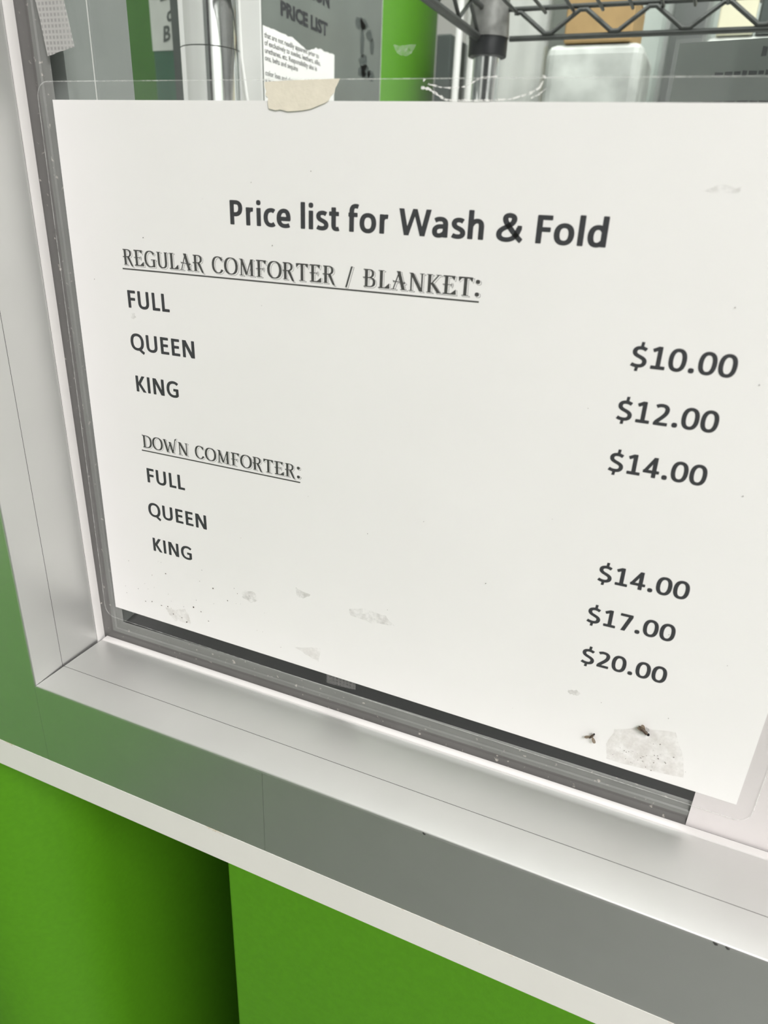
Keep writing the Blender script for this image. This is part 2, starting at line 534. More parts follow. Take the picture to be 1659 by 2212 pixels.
def gasket_mat(col):
    """grey vinyl with dust flecks"""
    m = mat('grey_vinyl_gasket', col, 0.45, noise=(70, 0.06, 3))
    nt = m.node_tree
    p = nt.nodes['Principled BSDF']
    src = p.inputs['Base Color'].links[0].from_socket
    tc = nt.nodes.new('ShaderNodeTexCoord')
    n = nt.nodes.new('ShaderNodeTexNoise')
    n.inputs['Scale'].default_value = 420
    n.inputs['Detail'].default_value = 4
    nt.links.new(tc.outputs['Object'], n.inputs['Vector'])
    r = nt.nodes.new('ShaderNodeMapRange')
    r.inputs['From Min'].default_value = 0.66
    r.inputs['From Max'].default_value = 0.74
    nt.links.new(n.outputs['Fac'], r.inputs['Value'])
    x = nt.nodes.new('ShaderNodeMix')
    x.data_type = 'RGBA'
    nt.links.new(r.outputs['Result'], x.inputs['Factor'])
    nt.links.new(src, x.inputs[6])
    x.inputs[7].default_value = (0.42, 0.40, 0.36, 1)
    nt.links.new(x.outputs[2], p.inputs['Base Color'])
    return m


M['gasket'] = gasket_mat((0.125, 0.123, 0.117))
M['gasket_light'] = gasket_mat((0.175, 0.182, 0.170))


def strip_mat():
    """white laminate edge with a broken line of yellow-brown sealant along its top"""
    m = mat('white_edge_with_old_sealant', (0.80, 0.79, 0.75), 0.5, noise=(25, 0.02, 4))
    nt = m.node_tree
    p = nt.nodes['Principled BSDF']
    src = p.inputs['Base Color'].links[0].from_socket
    tc = nt.nodes.new('ShaderNodeTexCoord')
    sep = nt.nodes.new('ShaderNodeSeparateXYZ')
    nt.links.new(tc.outputs['Object'], sep.inputs[0])
    n = nt.nodes.new('ShaderNodeTexNoise')
    n.inputs['Scale'].default_value = 38
    n.inputs['Detail'].default_value = 8
    n.inputs['Roughness'].default_value = 0.7
    nt.links.new(tc.outputs['Object'], n.inputs['Vector'])
    # depth of the stain below the top edge follows the noise
    d = nt.nodes.new('ShaderNodeMath')
    d.operation = 'MULTIPLY_ADD'
    nt.links.new(n.outputs['Fac'], d.inputs[0])
    d.inputs[1].default_value = -0.026
    d.inputs[2].default_value = -0.0655 + 0.0140
    g = nt.nodes.new('ShaderNodeMath')
    g.operation = 'SUBTRACT'
    nt.links.new(sep.outputs['Z'], g.inputs[0])
    nt.links.new(d.outputs[0], g.inputs[1])
    r = nt.nodes.new('ShaderNodeMapRange')
    r.inputs['From Min'].default_value = 0.0
    r.inputs['From Max'].default_value = 0.0018
    r.inputs['To Max'].default_value = 0.75
    nt.links.new(g.outputs[0], r.inputs['Value'])
    x = nt.nodes.new('ShaderNodeMix')
    x.data_type = 'RGBA'
    nt.links.new(r.outputs['Result'], x.inputs['Factor'])
    nt.links.new(src, x.inputs[6])
    x.inputs[7].default_value = (0.52, 0.36, 0.16, 1)
    nt.links.new(x.outputs[2], p.inputs['Base Color'])
    return m


M['strip'] = strip_mat()

# ------------------------------------------------------------------ setting
FLOOR, CEIL = -1.10, 1.50
XR, ZR = -0.010, -0.021          # the window's reveal: left and bottom planes
X1, Z1 = 1.05, 0.95              # right and top planes
YF = -0.043                      # front face of the frame
FW = 0.0445                      # face width

structure(MB().box(-1.0, 2.2, -3.0, 2.0, FLOOR - 0.05, FLOOR).build('floor', M['floor']))
structure(MB().box(-1.0, 2.2, -3.0, 2.0, CEIL, CEIL + 0.05).build('ceiling', M['ceiling']))
structure(MB().box(-0.80, -0.75, -3.0, -0.0435, FLOOR, -0.15).build('wall_left', M['green_wall']))
structure(MB().box(-0.80, -0.75, -3.0, -0.0435, -0.15, CEIL).build('wall_left_upper', M['white_wall']))
structure(MB().box(2.2, 2.25, -3.0, 2.0, FLOOR, CEIL).build('wall_right', M['white_wall']))
structure(MB().box(-1.0, 2.2, 2.0, 2.05, FLOOR, CEIL).build('wall_back', M['white_wall']))

structure(MB().box(-1.05, -1.0, 0.0, 2.0, FLOOR, CEIL).build('wall_left_back', M['white_wall']))

# wall around the window: left, right and above
wf = MB()
wf.box(-1.0, XR - FW - 0.001, -0.035, 0.055, -0.083, CEIL)
wf.box(X1 + FW + 0.001, 2.2, -0.035, 0.055, -0.083, CEIL)
wf.box(XR - FW - 0.001, X1 + FW + 0.001, -0.035, 0.055, Z1 + FW + 0.001, CEIL)
for v in range(len(wf.v)):
    x, y, z = wf.v[v]
    wf.v[v] = (x, 0.0095 if y > 0 else y, z)
structure(wf.build('wall_front', M['green']))
wi = MB()
wi.box(-1.0, XR - FW - 0.001, 0.0100, 0.0505, -0.060, CEIL)
wi.box(X1 + FW + 0.001, 2.2, 0.0100, 0.0505, -0.060, CEIL)
wi.box(XR - FW - 0.001, X1 + FW + 0.001, 0.0100, 0.0505, Z1 + FW + 0.001, CEIL)
structure(wi.build('wall_front_inner', M['white_wall']))

# counter front: right panel stands forward, the left one swings back from the strip towards it
structure(MB().box(0.0895, 2.2, -0.0425, -0.020, FLOOR, -0.0826).build('wall_right_front', M['green'], bevel=0.0012))
pl = [(-1.0, -0.0425), (-0.1100, -0.0425)]
for k in range(0, 17):          # rounded outer corner, then the side of the recess
    t = math.radians(90 * k / 16)
    pl.append((-0.1100 + 0.060 * math.sin(t), 0.0175 - 0.060 * math.cos(t)))
pl += [(-0.0490, 0.06), (-0.0450, 0.26), (0.13, 0.26), (0.13, -0.021)]
mbw = MB()
vs = [(x, y, z) for x, y in pl for z in (FLOOR, -0.0826)]
mbw.add(vs, [(2 * i, 2 * i + 2, 2 * i + 3, 2 * i + 1) for i in range(len(pl) - 1)])
structure(mbw.build('wall_left_front', M['green'], smooth=True))
# white edge strip under the frame, with the board behind it
structure(MB().box(-1.0, 2.2, -0.0431, 0.16, -0.0824, -0.0655).build('trim_1', M['strip']))

# ------------------------------------------------------------------ window
win = structure(empty('window_1', (XR, 0, ZR)))


def sweep(profile, side, gap=0.0):
    """profile [(y, h)] run along one side of the opening with 45 degree mitres; world coords minus window_1 origin."""
    mb = MB()
    vs = []
    for y, h in profile:
        a, b = h + gap, h + gap
        if side == 'left':
            ends = [(XR + h, ZR + a), (XR + h, Z1 - b)]
        elif side == 'bottom':
            ends = [(XR + a, ZR + h), (X1 - b, ZR + h)]
        elif side == 'right':
            ends = [(X1 - h, ZR + a), (X1 - h, Z1 - b)]
        else:
            ends = [(XR + a, Z1 - h), (X1 - b, Z1 - h)]
        for x, z in ends:
            vs.append((x - XR, y, z - ZR))
    fs = [(2 * i, 2 * i + 1, 2 * i + 3, 2 * i + 2) for i in range(len(profile) - 1)]
    return mb.add(vs, fs)


def arc(cy, ch, r, a0, a1, n=5):
    return [(cy + r * math.cos(math.radians(a0 + (a1 - a0) * k / n)), ch + r * math.sin(math.radians(a0 + (a1 - a0) * k / n))) for k in range(n + 1)]


rev_prof = [(-0.0430, -0.0012)] + arc(-0.0424, -0.0006, 0.0006, 180, 90) + [(-0.02745, 0.0), (-0.0274, -0.0004), (-0.0274, -0.003)]
stop_prof = {'bottom': [(-0.02728, 0.0008), (-0.0034, 0.0013), (-0.0034, 0.0)], 'left': [(-0.02728, 0.00005), (-0.0049, 0.0001), (-0.0049, -0.001)]}
lip_prof = {'bottom': [(-0.0036, 0.0013), (-0.0035, 0.0018), (-0.0031, 0.0020), (-0.0007, 0.0023), (-0.0006, 0.0)],
            'left': [(-0.0051, 0.0001), (-0.0050, 0.0006), (-0.0045, 0.0008), (-0.0008, 0.0009), (-0.0007, -0.001)]}
gask_prof = [(-0.0006, 0.0003), (0.0002, 0.0016), (0.0006, 0.0030), (0.0008, 0.0040), (0.0005, 0.0050), (0.0004, 0.0060), (0.0004, 0.0072),
             (0.00030, 0.0078), (0.0009, 0.0083), (0.0010, 0.0108), (0.0013, 0.0116), (0.0016, 0.0121)]
core_prof = [(-0.0425, -0.0016), (-0.0280, -0.0010), (-0.0262, -0.0006), (-0.0080, -0.0004), (-0.0030, 0.0005), (0.002, 0.0005)]
inner_gask = [(0.0077, -0.002), (0.0077, 0.0118), (0.0079, 0.0126), (0.0105, 0.0126), (0.0122, 0.0075), (0.0125, 0.004)]
inner_prof = [(0.0126, 0.004), (0.0126, 0.0072), (0.0290, 0.0072), (0.0292, 0.0068), (0.0296, 0.0072), (0.0500, 0.0072), (0.0505, 0.0066), (0.0505, -0.04)]
for side in ('left', 'bottom', 'right', 'top'):
    sweep(core_prof, side).build('frame_core', M['dark_core'], win)
    key = 'bottom' if side in ('bottom', 'top') else 'left'
    sl = 0.05 if key == 'bottom' else 0.0
    sweep([(y, h + (y + 0.0424) * sl if h > -0.0003 else h) for y, h in rev_prof], side, 0.00012).build('frame_reveal', M['alu'], win, smooth=True)
    st = sweep(stop_prof[key], side, 0.00012).build('glazing_stop', M['alu'], win, smooth=True)
    sweep(lip_prof[key], side, 0.00012).build('stop_lip', M['lip'], st, smooth=True)
    gk = sweep(gask_prof[:6], side).build('gasket', M['gasket'], win, smooth=True)
    sweep(gask_prof[5:], side).build('gasket_flange', M['gasket_light'], gk, smooth=True)
    sweep([(0.0275, 0.0071), (0.0276, 0.0075), (0.0278, 0.0075), (0.0279, 0.0071)], side).build('inner_highlight_strip', M['lip'], win, smooth=True)  # highlight along the inner seam, put in as a pale strip
    if side == 'bottom':  # bottom run black and raised: shade under the sheet put into its colour
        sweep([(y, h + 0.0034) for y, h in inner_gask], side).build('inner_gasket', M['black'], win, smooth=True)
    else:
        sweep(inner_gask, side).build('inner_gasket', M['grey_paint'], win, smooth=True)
    sweep(inner_prof, side).build('inner_stop', M['grey_paint'], win)


def wbox(x0, x1, y0, y1, z0, z1):
    return MB().box(x0 - XR, x1 - XR, y0, y1, z0 - ZR, z1 - ZR)


E_ = 0.0012
wbox(XR - FW, XR - E_, YF, 0.05, -0.0655, Z1 + FW).build('frame_jamb_face', M['alu_face'], win)
wbox(XR - E_ + 0.00015, 0.1100, YF, 0.05, -0.0655, ZR - E_).build('frame_sill_face', M['alu_face'], win)
wbox(0.11012, X1 + E_, YF, 0.05, -0.0655, ZR - E_).build('frame_sill_face', M['alu_face'], win)
wbox(X1 + E_, X1 + FW, YF, 0.05, -0.0655, Z1 + FW).build('frame_jamb_face', M['alu_face'], win)
wbox(XR - E_ + 0.00015, X1 + E_, YF, 0.05, Z1 + E_, Z1 + FW).build('frame_head_face', M['alu_face'], win)
for x_, z_, r_ in ((0.1788, -0.0219, 0.00035), (0.2765, -0.0219, 0.00045), (0.2800, -0.0219, 0.0004)):
    MB().tube([(x_ - XR - 1.6 * r_, YF - 0.0001, z_ - ZR + 0.0004 * r_ / r_), (x_ - XR, YF - 0.0001, z_ - ZR), (x_ - XR + 1.5 * r_, YF - 0.0001, z_ - ZR - 0.0001)], [r_ * 0.4, r_, r_ * 0.5], 8).build('edge_nick', M['dark_core'], win, smooth=True)
pane = wbox(XR + 0.003, X1 - 0.003, 0.0016, 0.0076, ZR + 0.003, Z1 - 0.003).build('glass_pane', M['glass'], win)

# ------------------------------------------------------------------ laminated price sheet (metres; origin = lower left corner of the paper)
PROT = math.radians(0.62)
sheet = empty('laminated_price_sheet', (0, 0, 0), (0, PROT, 0))
tag(sheet, 'large laminated wash and fold price list taped across the window', 'price sheet')
W, H = 0.2794, 0.2159
MB().box(0, W, 0.0, 0.0001, 0, H).build('paper', M['paper'], sheet)


def rrect(x0, x1, z0, z1, r, n=8):
    pts = []
    for cx, cz, a in ((x1 - r, z1 - r, 0), (x0 + r, z1 - r, 90), (x0 + r, z0 + r, 180), (x1 - r, z0 + r, 270)):
        for k in range(n + 1):
            t = math.radians(a + 90 * k / n)
            pts.append((cx + r * math.cos(t), cz + r * math.sin(t)))
    return pts


PX0, PX1, PZ0, PZ1 = -0.0069, 0.2852, -0.0066, 0.2218
MB().slab(rrect(PX0, PX1, PZ0, PZ1, 0.0055), -0.00016, 0.00016).build('laminating_pouch', M['pouch'], sheet)
o1, o2 = rrect(PX0, PX1, PZ0, PZ1, 0.0055), rrect(PX0 + 0.00035, PX1 - 0.00035, PZ0 + 0.00035, PZ1 - 0.00035, 0.00515)
n = len(o1)
MB().add([(x, -0.00018, z) for x, z in o1] + [(x, -0.00018, z) for x, z in o2],
         [(i, (i + 1) % n, (i + 1) % n + n, i + n) for i in range(n)]).build('pouch_edge', M['pouch_edge'], sheet)

mm = 0.001
TT = math.radians(0.62)      # the print runs level with the window, the paper itself sags


def printed(name, fn, m, x0, z0):
    mb = MB()
    fn(mb)
    c, s = math.cos(TT), math.sin(TT)
    mb.v = [(x0 + x * c - z * s, y, z0 + x * s + z * c) for x, y, z in mb.v]
    return mb.build(name, m, sheet)


printed('title_line', lambda mb: set_text(mb, 'Price list for Wash & Fold', BOLD, 12.3 * mm, 0, 0, -0.00004, 69, 54, fit=129.2 * mm), M['ink'], 74.4 * mm, 178.3 * mm)


def algerian(name, text, em, x0, z0, width, under):
    kw = dict(fit=width, space=330, pen=1.10, tight=22)
    def base(mb):
        set_text(mb, text, ALG, em, 0, 0, -0.00002, 56, 23, grow=9, off=(40, -34), **kw)
    def white(mb):
        set_text(mb, text, ALG, em, 0, 0, -0.000038, 56, 23, grow=-3, off=(40, -34), **kw)
        set_text(mb, text, ALG, em, 0, 0, -0.000054, 56, 23, grow=9, off=(2, -2), **kw)
    def top(mb):
        set_text(mb, text, ALG, em, 0, 0, -0.00007, 56, 23, **kw)
        mb.flat([(-0.4 * mm, under), (width - 0.3 * mm, under), (width - 0.3 * mm, under + 0.48 * mm), (-0.4 * mm, under + 0.48 * mm)], -0.00007)
    h = printed(name, top, M['ink_soft'], x0, z0)
    for nm, fn, m in (('letter_shadow_line', base, M['ink_soft']), ('letter_gap', white, M['paper'])):
        o = printed(nm, fn, m, x0, z0)
        o.parent = h
    return h


algerian('heading_line', 'REGULAR COMFORTER / BLANKET:', 8.6 * mm, 25.5 * mm, 161.1 * mm, 142.0 * mm, -1.75 * mm)
algerian('heading_line', 'DOWN COMFORTER:', 8.3 * mm, 26.3 * mm, 87.5 * mm, 77.2 * mm, -1.75 * mm)
for txt, x0, z0, wd in (('FULL', 25.5, 145.1, 20.8), ('QUEEN', 25.2, 128.6, 32.2), ('KING', 25.5, 111.6, 22.6),
                        ('FULL', 26.7, 71.5, 20.8), ('QUEEN', 26.0, 55.2, 32.2), ('KING', 26.4, 37.9, 22.6)):
    printed('item_line', lambda mb: set_text(mb, txt, BOLD, 10.5 * mm, 0, 0, -0.00004, 64, 51, fit=wd * mm), M['ink'], x0 * mm, z0 * mm)
for txt, x0, z0 in (('$10.00', 215.1, 147.3), ('$12.00', 214.0, 130.7), ('$14.00', 214.5, 113.9),
                    ('$14.00', 218.0, 74.5), ('$17.00', 217.1, 57.8), ('$20.00', 217.9, 40.8)):
    printed('price_line', lambda mb: set_text(mb, txt, BOLD, 10.5 * mm, 0, 0, -0.00004, 62, 50, fit=29.4 * mm), M['ink'], x0 * mm, z0 * mm)


def blob(pts, jag=0.0, seg=4, rnd=random):
    """ragged closed outline through pts (mm)"""
    out = []
    n = len(pts)
    for i in range(n):
        a, b = pts[i], pts[(i + 1) % n]
        for k in range(seg):
            t = k / seg
            out.append(((a[0] + (b[0] - a[0]) * t + rnd.uniform(-jag, jag)) * mm, (a[1] + (b[1] - a[1]) * t + rnd.uniform(-jag, jag)) * mm))
    return out


# old adhesive marks on the pouch
for pts, m in (([(31.1, 9.3), (36, 9.0), (42.4, 11.2), (44.6, 8), (45.2, 4.4), (36, 3.0), (33, 5.5)], 'stain'),
               ([(100.6, 9.0), (107, 11), (113.1, 12.3), (112.9, 5.2), (106, 7)], 'stain'),
               ([(101.3, 39.2), (104, 38.4), (108.2, 37.6), (104.8, 34.9), (102, 35.5)], 'stain_grey'),
               ([(126.1, 36.3), (134, 38.5), (142.5, 37.4), (146.0, 34.0), (136, 32.4), (127, 33)], 'stain_grey'),
               ([(74, 30), (80, 31.5), (83, 28), (79, 25), (74.5, 27)], 'stain_grey'),
               ([(234.6, 16.5), (244, 21), (254.6, 23.0), (259, 13), (261.2, 4.5), (246, 2.8), (234.1, 2.2), (233, 9)], 'stain'),
               ([(224.6, 195.2), (229, 197), (234.5, 196.6), (234.2, 195.5), (229, 195.2)], 'stain_grey'),
               ([(216, 27.5), (219, 28.6), (221, 27.2), (219.5, 26), (217, 26.2)], 'stain_grey'),
               ([(27.3, 143.2), (28.9, 143.6), (29.4, 141.6), (28.2, 140.6), (27.2, 141.7)], 'stain_grey')):
    MB().flat(blob(pts, 0.35), -0.00021).build('adhesive_stain', M[m], sheet)
# dirt specks
mb = MB()
spk = [(19.5, 8.9), (23.4, 9.9), (28.9, 9.3), (47.5, 13.8), (25, 24.6), (33, 27.5), (55.4, 8.7), (51.5, 12.6), (59, 27), (66.5, 22.8), (40.3, 6), (43, 4.4), (35.5, 6.6)]
for _ in range(26):
    spk.append((random.uniform(8, 95), random.uniform(2, 34)))
for _ in range(42):
    spk.append((random.gauss(247, 6), random.gauss(8.5, 3.2)))
for _ in range(30):
    spk.append((random.uniform(10, 270), random.uniform(2, 205)))
for i, (x, z) in enumerate(spk):
    if not (1 < x < 278 and z > 1):
        continue
    r = random.uniform(0.10, 0.24) if i > 13 else random.uniform(0.28, 0.5)
    k = random.uniform(0.4, 1.0)
    an = random.uniform(0, 3.14)
    pts = []
    for q in range(7):
        t = q * 2 * math.pi / 7
        u, v = r * math.cos(t) * random.uniform(0.7, 1.2), r * k * math.sin(t) * random.uniform(0.7, 1.2)
        pts.append(((x + u * math.cos(an) - v * math.sin(an)) * mm, (z + u * math.sin(an) + v * math.cos(an)) * mm))
    mb.flat(pts, -0.00023)
mb.build('dirt_specks', M['fly'], sheet, kind='stuff')


def on_sheet(o):
    """place an object built in the sheet's coordinates into the world (it lies on the sheet but is no part of it)"""
    o.rotation_euler = (0, PROT, 0)
    return o


# white card tucked behind the sheet on the right
crd = MB().slab(rrect(0.2660, 0.4819, -0.0184, 0.2000, 0.0003, 2), 0.00020, 0.00030).build('white_card', M['card'])
tag(on_sheet(crd), 'plain pinkish-white card sticking out behind the price sheet at the lower right', 'card')

# masking tape over the top edge
rnd = random.Random(3)
top = [(90.2, 221.0), (97, 221.3), (104, 221.5), (110.5, 221.65), (116.9, 221.8)]
edge = [(116.2, 220.4), (115.4, 219.2), (115.0, 218.1), (114.0, 217.0), (113.4, 216.2)]
bot = [(112.0, 215.4), (109.6, 214.6), (107, 213.8), (104.4, 213.2), (101.5, 213.0), (98.6, 213.0), (96.0, 213.4), (94.2, 213.3), (91.6, 213.7)]
lft = [(91.3, 215.2), (91.4, 216.6), (90.6, 217.4), (90.9, 218.6), (90.3, 219.6)]
outl = [(x * mm, z * mm) for x, z in top] + [((x + rnd.uniform(-.12, .12)) * mm, (z + rnd.uniform(-.12, .12)) * mm) for x, z in edge + bot + lft]
tp = MB().slab(outl, -0.00040, -0.00022).build('masking_tape', M['masking'])
tag(on_sheet(tp), 'torn strip of cream masking tape over the top edge of the price sheet', 'tape')

# remains of torn clear tape at the top right of the pouch: white broken lines
mb = MB()


def ragged(mb, pts, w, rnd, y):
    """ragged ribbon"""
    d = []
    for i in range(len(pts) - 1):
        a, b = pts[i], pts[i + 1]
        for k in range(6):
            t = k / 6
            d.append((a[0] + (b[0] - a[0]) * t, a[1] + (b[1] - a[1]) * t))
    d.append(pts[-1])
    L, R = [], []
    for i, p in enumerate(d):
        q = d[min(i + 1, len(d) - 1)]
        o = d[max(i - 1, 0)]
        dx, dz = q[0] - o[0], q[1] - o[1]
        l = math.hypot(dx, dz)
        nx, nz = -dz / l, dx / l
        ww = w * rnd.uniform(0.35, 1.25)
        L.append(((p[0] + nx * ww) * mm, (p[1] + nz * ww) * mm))
        R.append(((p[0] - nx * ww) * mm, (p[1] - nz * ww * rnd.uniform(0.4, 1)) * mm))
    for i in range(len(d) - 1):
        mb.flat([L[i], L[i + 1], R[i + 1], R[i]], y)


rnd = random.Random(5)
from_px = [
    ([(143.4, 219.4), (146.0, 218.9), (148.4, 217.6), (151.2, 216.3)], 0.42),
    ([(144.3, 221.6), (144.0, 220.9)], 0.4),
    ([(145.5, 220.2), (149.5, 219.4), (153.5, 219.2), (157, 219.6), (160.2, 221.2), (161.6, 221.8), (166, 222.0)], 0.26),
    ([(151.2, 216.2), (158, 216.1), (165, 216.2), (170.5, 216.5), (175.5, 217.8), (178.2, 219.2), (179.0, 220.8)], 0.30),
    ([(176.2, 216.7), (178.2, 217.6), (180.0, 219.0)], 0.32),
    ([(179.6, 221.6), (178.6, 222.2)], 0.3)]
for pts, w in from_px:
    ragged(mb, pts, w, rnd, -0.00022)
tag(on_sheet(mb.build('torn_tape_remnant', M['scrap'])), 'white broken outline of torn-off clear tape on the top edge of the sheet', 'tape')

rnd = random.Random(9)
sc = MB().flat(blob([(133.0, 230.4), (136, 230.2), (140.6, 230.6), (139.2, 228.2), (137, 227.4), (134.6, 228.3)], 0.25, 4, rnd), 0.00150).build('clear_tape_scrap', M['scrap_soft'])
tag(on_sheet(sc), 'small frosted scrap of clear tape on the glass above the price sheet', 'tape')

# woven tape: one strip on the left edge of the glass, a short bit below the sheet
a, b, c, d = (-1.9, 247.5), (11.0, 247.2), (13.7, 231.8), (1.1, 229.2)
mt = MB().slab(blob([(-3.9, 262.0), (8.5, 262.0), (13.7, 231.8), (7.5, 230.6), (1.1, 229.2)], 0.12, 6), -0.00066, -0.00056).build('mesh_tape', M['mesh_tape'])
tag(on_sheet(mt), 'grey woven mesh tape strip hanging down the left edge of the glass', 'tape', 'pieces of woven mesh tape')
mt2 = MB().slab([(x * mm, z * mm) for x, z in ((115.6, 3.0), (129.5, 3.0), (129.7, -4.5), (126, -5.0), (120, -5.4), (115.8, -5.7))], 0.00128, 0.00138).build('mesh_tape', M['mesh_tape_dark'])
tag(on_sheet(mt2), 'short bit of woven mesh tape showing below the bottom edge of the sheet', 'tape', 'pieces of woven mesh tape')


# dead flies
def fly(label, x, z, ang, s, wings):
    e = empty('dead_fly', (0, 0, 0))
    c, si = math.cos(-PROT), math.sin(-PROT)
    px, pz = x * mm, z * mm
    e.location = (px * math.cos(PROT) + pz * math.sin(PROT), -0.0009, -px * math.sin(PROT) + pz * math.cos(PROT))
    e.rotation_euler = (0, -ang, 0)
    tag(e, label, 'insect', 'dead flies on the price sheet')
    k = s * mm
    MB().tube([(-1.9 * k, 0, 0), (-1.6 * k, 0, 0), (-0.8 * k, -.1 * k, 0.03 * k), (0, -.15 * k, 0), (0.55 * k, -.12 * k, 0), (0.85 * k, 0, 0)],
              [0.05 * k, 0.28 * k, 0.48 * k, 0.42 * k, 0.45 * k, 0.15 * k], 10).build('body', M['fly'], e, smooth=True)
    MB().tube([(0.8 * k, 0, 0), (0.95 * k, 0, 0), (1.25 * k, 0, 0), (1.45 * k, 0, 0)], [0.12 * k, 0.34 * k, 0.34 * k, 0.1 * k], 10).build('head', M['fly_head'], e, smooth=True)
    for wa, wl in wings:
        pts = []
        for q in range(12):
            t = q * 2 * math.pi / 12
            u, v = (0.5 + 0.5 * math.cos(t)) * wl, 0.24 * wl * math.sin(t) * (0.6 + 0.4 * math.cos(t) + 0.2)
            pts.append(((u * math.cos(wa) - v * math.sin(wa)) * k, (u * math.sin(wa) + v * math.cos(wa)) * k))
        MB().slab(pts, -0.35 * k, -0.32 * k).build('wing', M['wing'], e)
    lg = MB()
    for x0, sg in ((-0.2, 1), (0.2, 1), (0.5, 1), (-0.2, -1), (0.2, -1), (0.5, -1)):
        lg.tube([(x0 * k, 0.2 * k, 0), ((x0 + 0.1) * k, 0.3 * k, sg * 0.7 * k), ((x0 - 0.2) * k, 0.6 * k, sg * 0.9 * k)], 0.025 * k, 5)
    lg.build('legs', M['fly_head'], e)
    return e


fly('larger dead fly with a round dark head above the big grey stain at lower right', 244.6, 20.0, math.radians(-35), 1.5, ((math.radians(150), 2.2), (math.radians(190), 2.0)))
fly('smaller dead fly with spread wings left of the big stain at lower right', 227.6, 11.2, math.radians(60), 1.0, ((math.radians(150), 3.0), (math.radians(235), 3.2)))

# ------------------------------------------------------------------ behind the glass (camera distance Y' measured from the lens plane: y = Y' - 0.222)
YB = -0.22205
TOPC = -0.0215


def ray(sx, sz, yp):
    """point on the viewing direction (dx/dy, dz/dy) at depth yp"""
    return (CX + sx * yp, YB + yp, CZ + sz * yp)


ct = MB().box(-0.99, 2.19, 0.0515, 0.765, -0.06, TOPC).build('service_counter', M['white_wall'])
tag(ct, 'pale service counter running behind the glass', 'counter')

# chrome post
PXc, PYc = CX - 0.7135 * 0.48, YB + 0.48
post = empty('chrome_post', (PXc, PYc, TOPC))
tag(post, 'thick polished chrome post standing behind the glass at the left', 'post')
MB().tube([(0, 0, 0), (0, 0, 0.2985)], 0.0203, 40).build('lower_tube', M['chrome'], post, smooth=True)
MB().tube([(0, 0, 0.2992), (0, 0, CEIL - TOPC)], 0.0203, 40).build('upper_tube', M['chrome'], post, smooth=True)
MB().tube([(0, 0, 0.2975), (0, 0, 0.3002)], 0.0197, 40).build('joint_ring', M['wire'], post, smooth=True)

# white partition with notices on its right face
part = MB().box(-0.1262, -0.0992, YB + 0.526, YB + 0.746, TOPC, 0.75).build('white_partition', M['white_wall'], bevel=0.001)
tag(part, 'white upright partition board beside the chrome post', 'partition')
cord = MB().tube([(-0.1165, YB + 0.5235, 0.75), (-0.1160, YB + 0.5230, 0.42), (-0.1155, YB + 0.523, 0.31), (-0.1140, YB + 0.522, 0.28), (-0.110, YB + 0.521, 0.255), (-0.104, YB + 0.520, 0.228), (-0.1015, YB + 0.520, 0.20), (-0.101, YB + 0.520, 0.05), (-0.101, YB + 0.520, TOPC + 0.002)],
                 0.0011, 8).build('hanging_cable', M['white_wall'], smooth=True)
tag(cord, 'thin white cord hanging down the end of the white partition', 'cord')


def plane_text(body, size, m, name, parent, origin, ux, uz, shear=0.0, bold=0.0, align='LEFT'):
    """small print in the default typeface, turned into a mesh; ux = reading direction, uz = up direction."""
    c = bpy.data.curves.new('t', 'FONT')
    c.body = body
    c.size = size
    c.offset = bold
    c.align_x = align
    c.resolution_u = 2
    tmp = bpy.data.objects.new('t', c)
    COL.objects.link(tmp)
    dg = bpy.context.evaluated_depsgraph_get()
    me = bpy.data.meshes.new_from_object(tmp.evaluated_get(dg))
    bpy.data.objects.remove(tmp)
    o3, ux, uz = Vector(origin), Vector(ux), Vector(uz)
    for v in me.vertices:
        v.co = o3 + ux * v.co.x + uz * v.co.y
    me.materials.clear()
    me.materials.append(m)
    o = bpy.data.objects.new(name, me)
    COL.objects.link(o)
    o.parent = parent
    return o


# grey price list sheet on the partition
XN = -0.0986
gs = empty('grey_price_list_sheet', (XN, YB + 0.63, 0.16))
tag(gs, 'grey sleeve with bold price list heading and dark emblem on the partition', 'notice')


def ybox(x0, x1, y0, y1, z0, z1, o):
    return MB().box(x0 - o[0], x1 - o[0], y0 - o[1], y1 - o[1], z0 - o[2], z1 - o[2])


og = (XN, YB + 0.63, 0.16)
ybox(XN - 0.0004, XN, YB + 0.527, YB + 0.743, 0.16, 0.44, og).build('sheet', M['grey_sheet'], gs)
plane_text('PRICE LIST', 0.0125, M['ink'], 'heading', gs, (0.0002, YB + 0.553 - og[1], 0.3125 - og[2]), (0, 1.32, 0), (0, -0.02, 1.0), bold=0.0006)
plane_text('ION', 0.0125, M['ink'], 'heading', gs, (0.0002, YB + 0.603 - og[1], 0.3330 - og[2]), (0, 1.32, 0), (0, -0.02, 1.0), bold=0.0006)
rnd = random.Random(12)
em = MB()


def em_poly(pts):
    em.add([(0.0002, YB + y - og[1], z - og[2]) for y, z in pts], [tuple(range(len(pts)))])


def wob(cy, cz, ry, rz, n=14, j=0.25):
    em_poly([(cy + ry * math.cos(t * 2 * math.pi / n) * rnd.uniform(1 - j, 1 + j), cz + rz * math.sin(t * 2 * math.pi / n) * rnd.uniform(1 - j, 1 + j)) for t in range(n)])


for cy, cz, ry, rz in ((0.694, 0.333, 0.008, 0.004), (0.702, 0.335, 0.006, 0.004), (0.699, 0.319, 0.003, 0.010), (0.703, 0.305, 0.006, 0.006),
                       (0.707, 0.298, 0.007, 0.005), (0.700, 0.296, 0.006, 0.003), (0.715, 0.328, 0.005, 0.004), (0.722, 0.320, 0.003, 0.006), (0.720, 0.296, 0.005, 0.004)):
    wob(cy, cz, ry * 1.5, rz * 1.15)
em.build('emblem', M['cabinet'], gs)

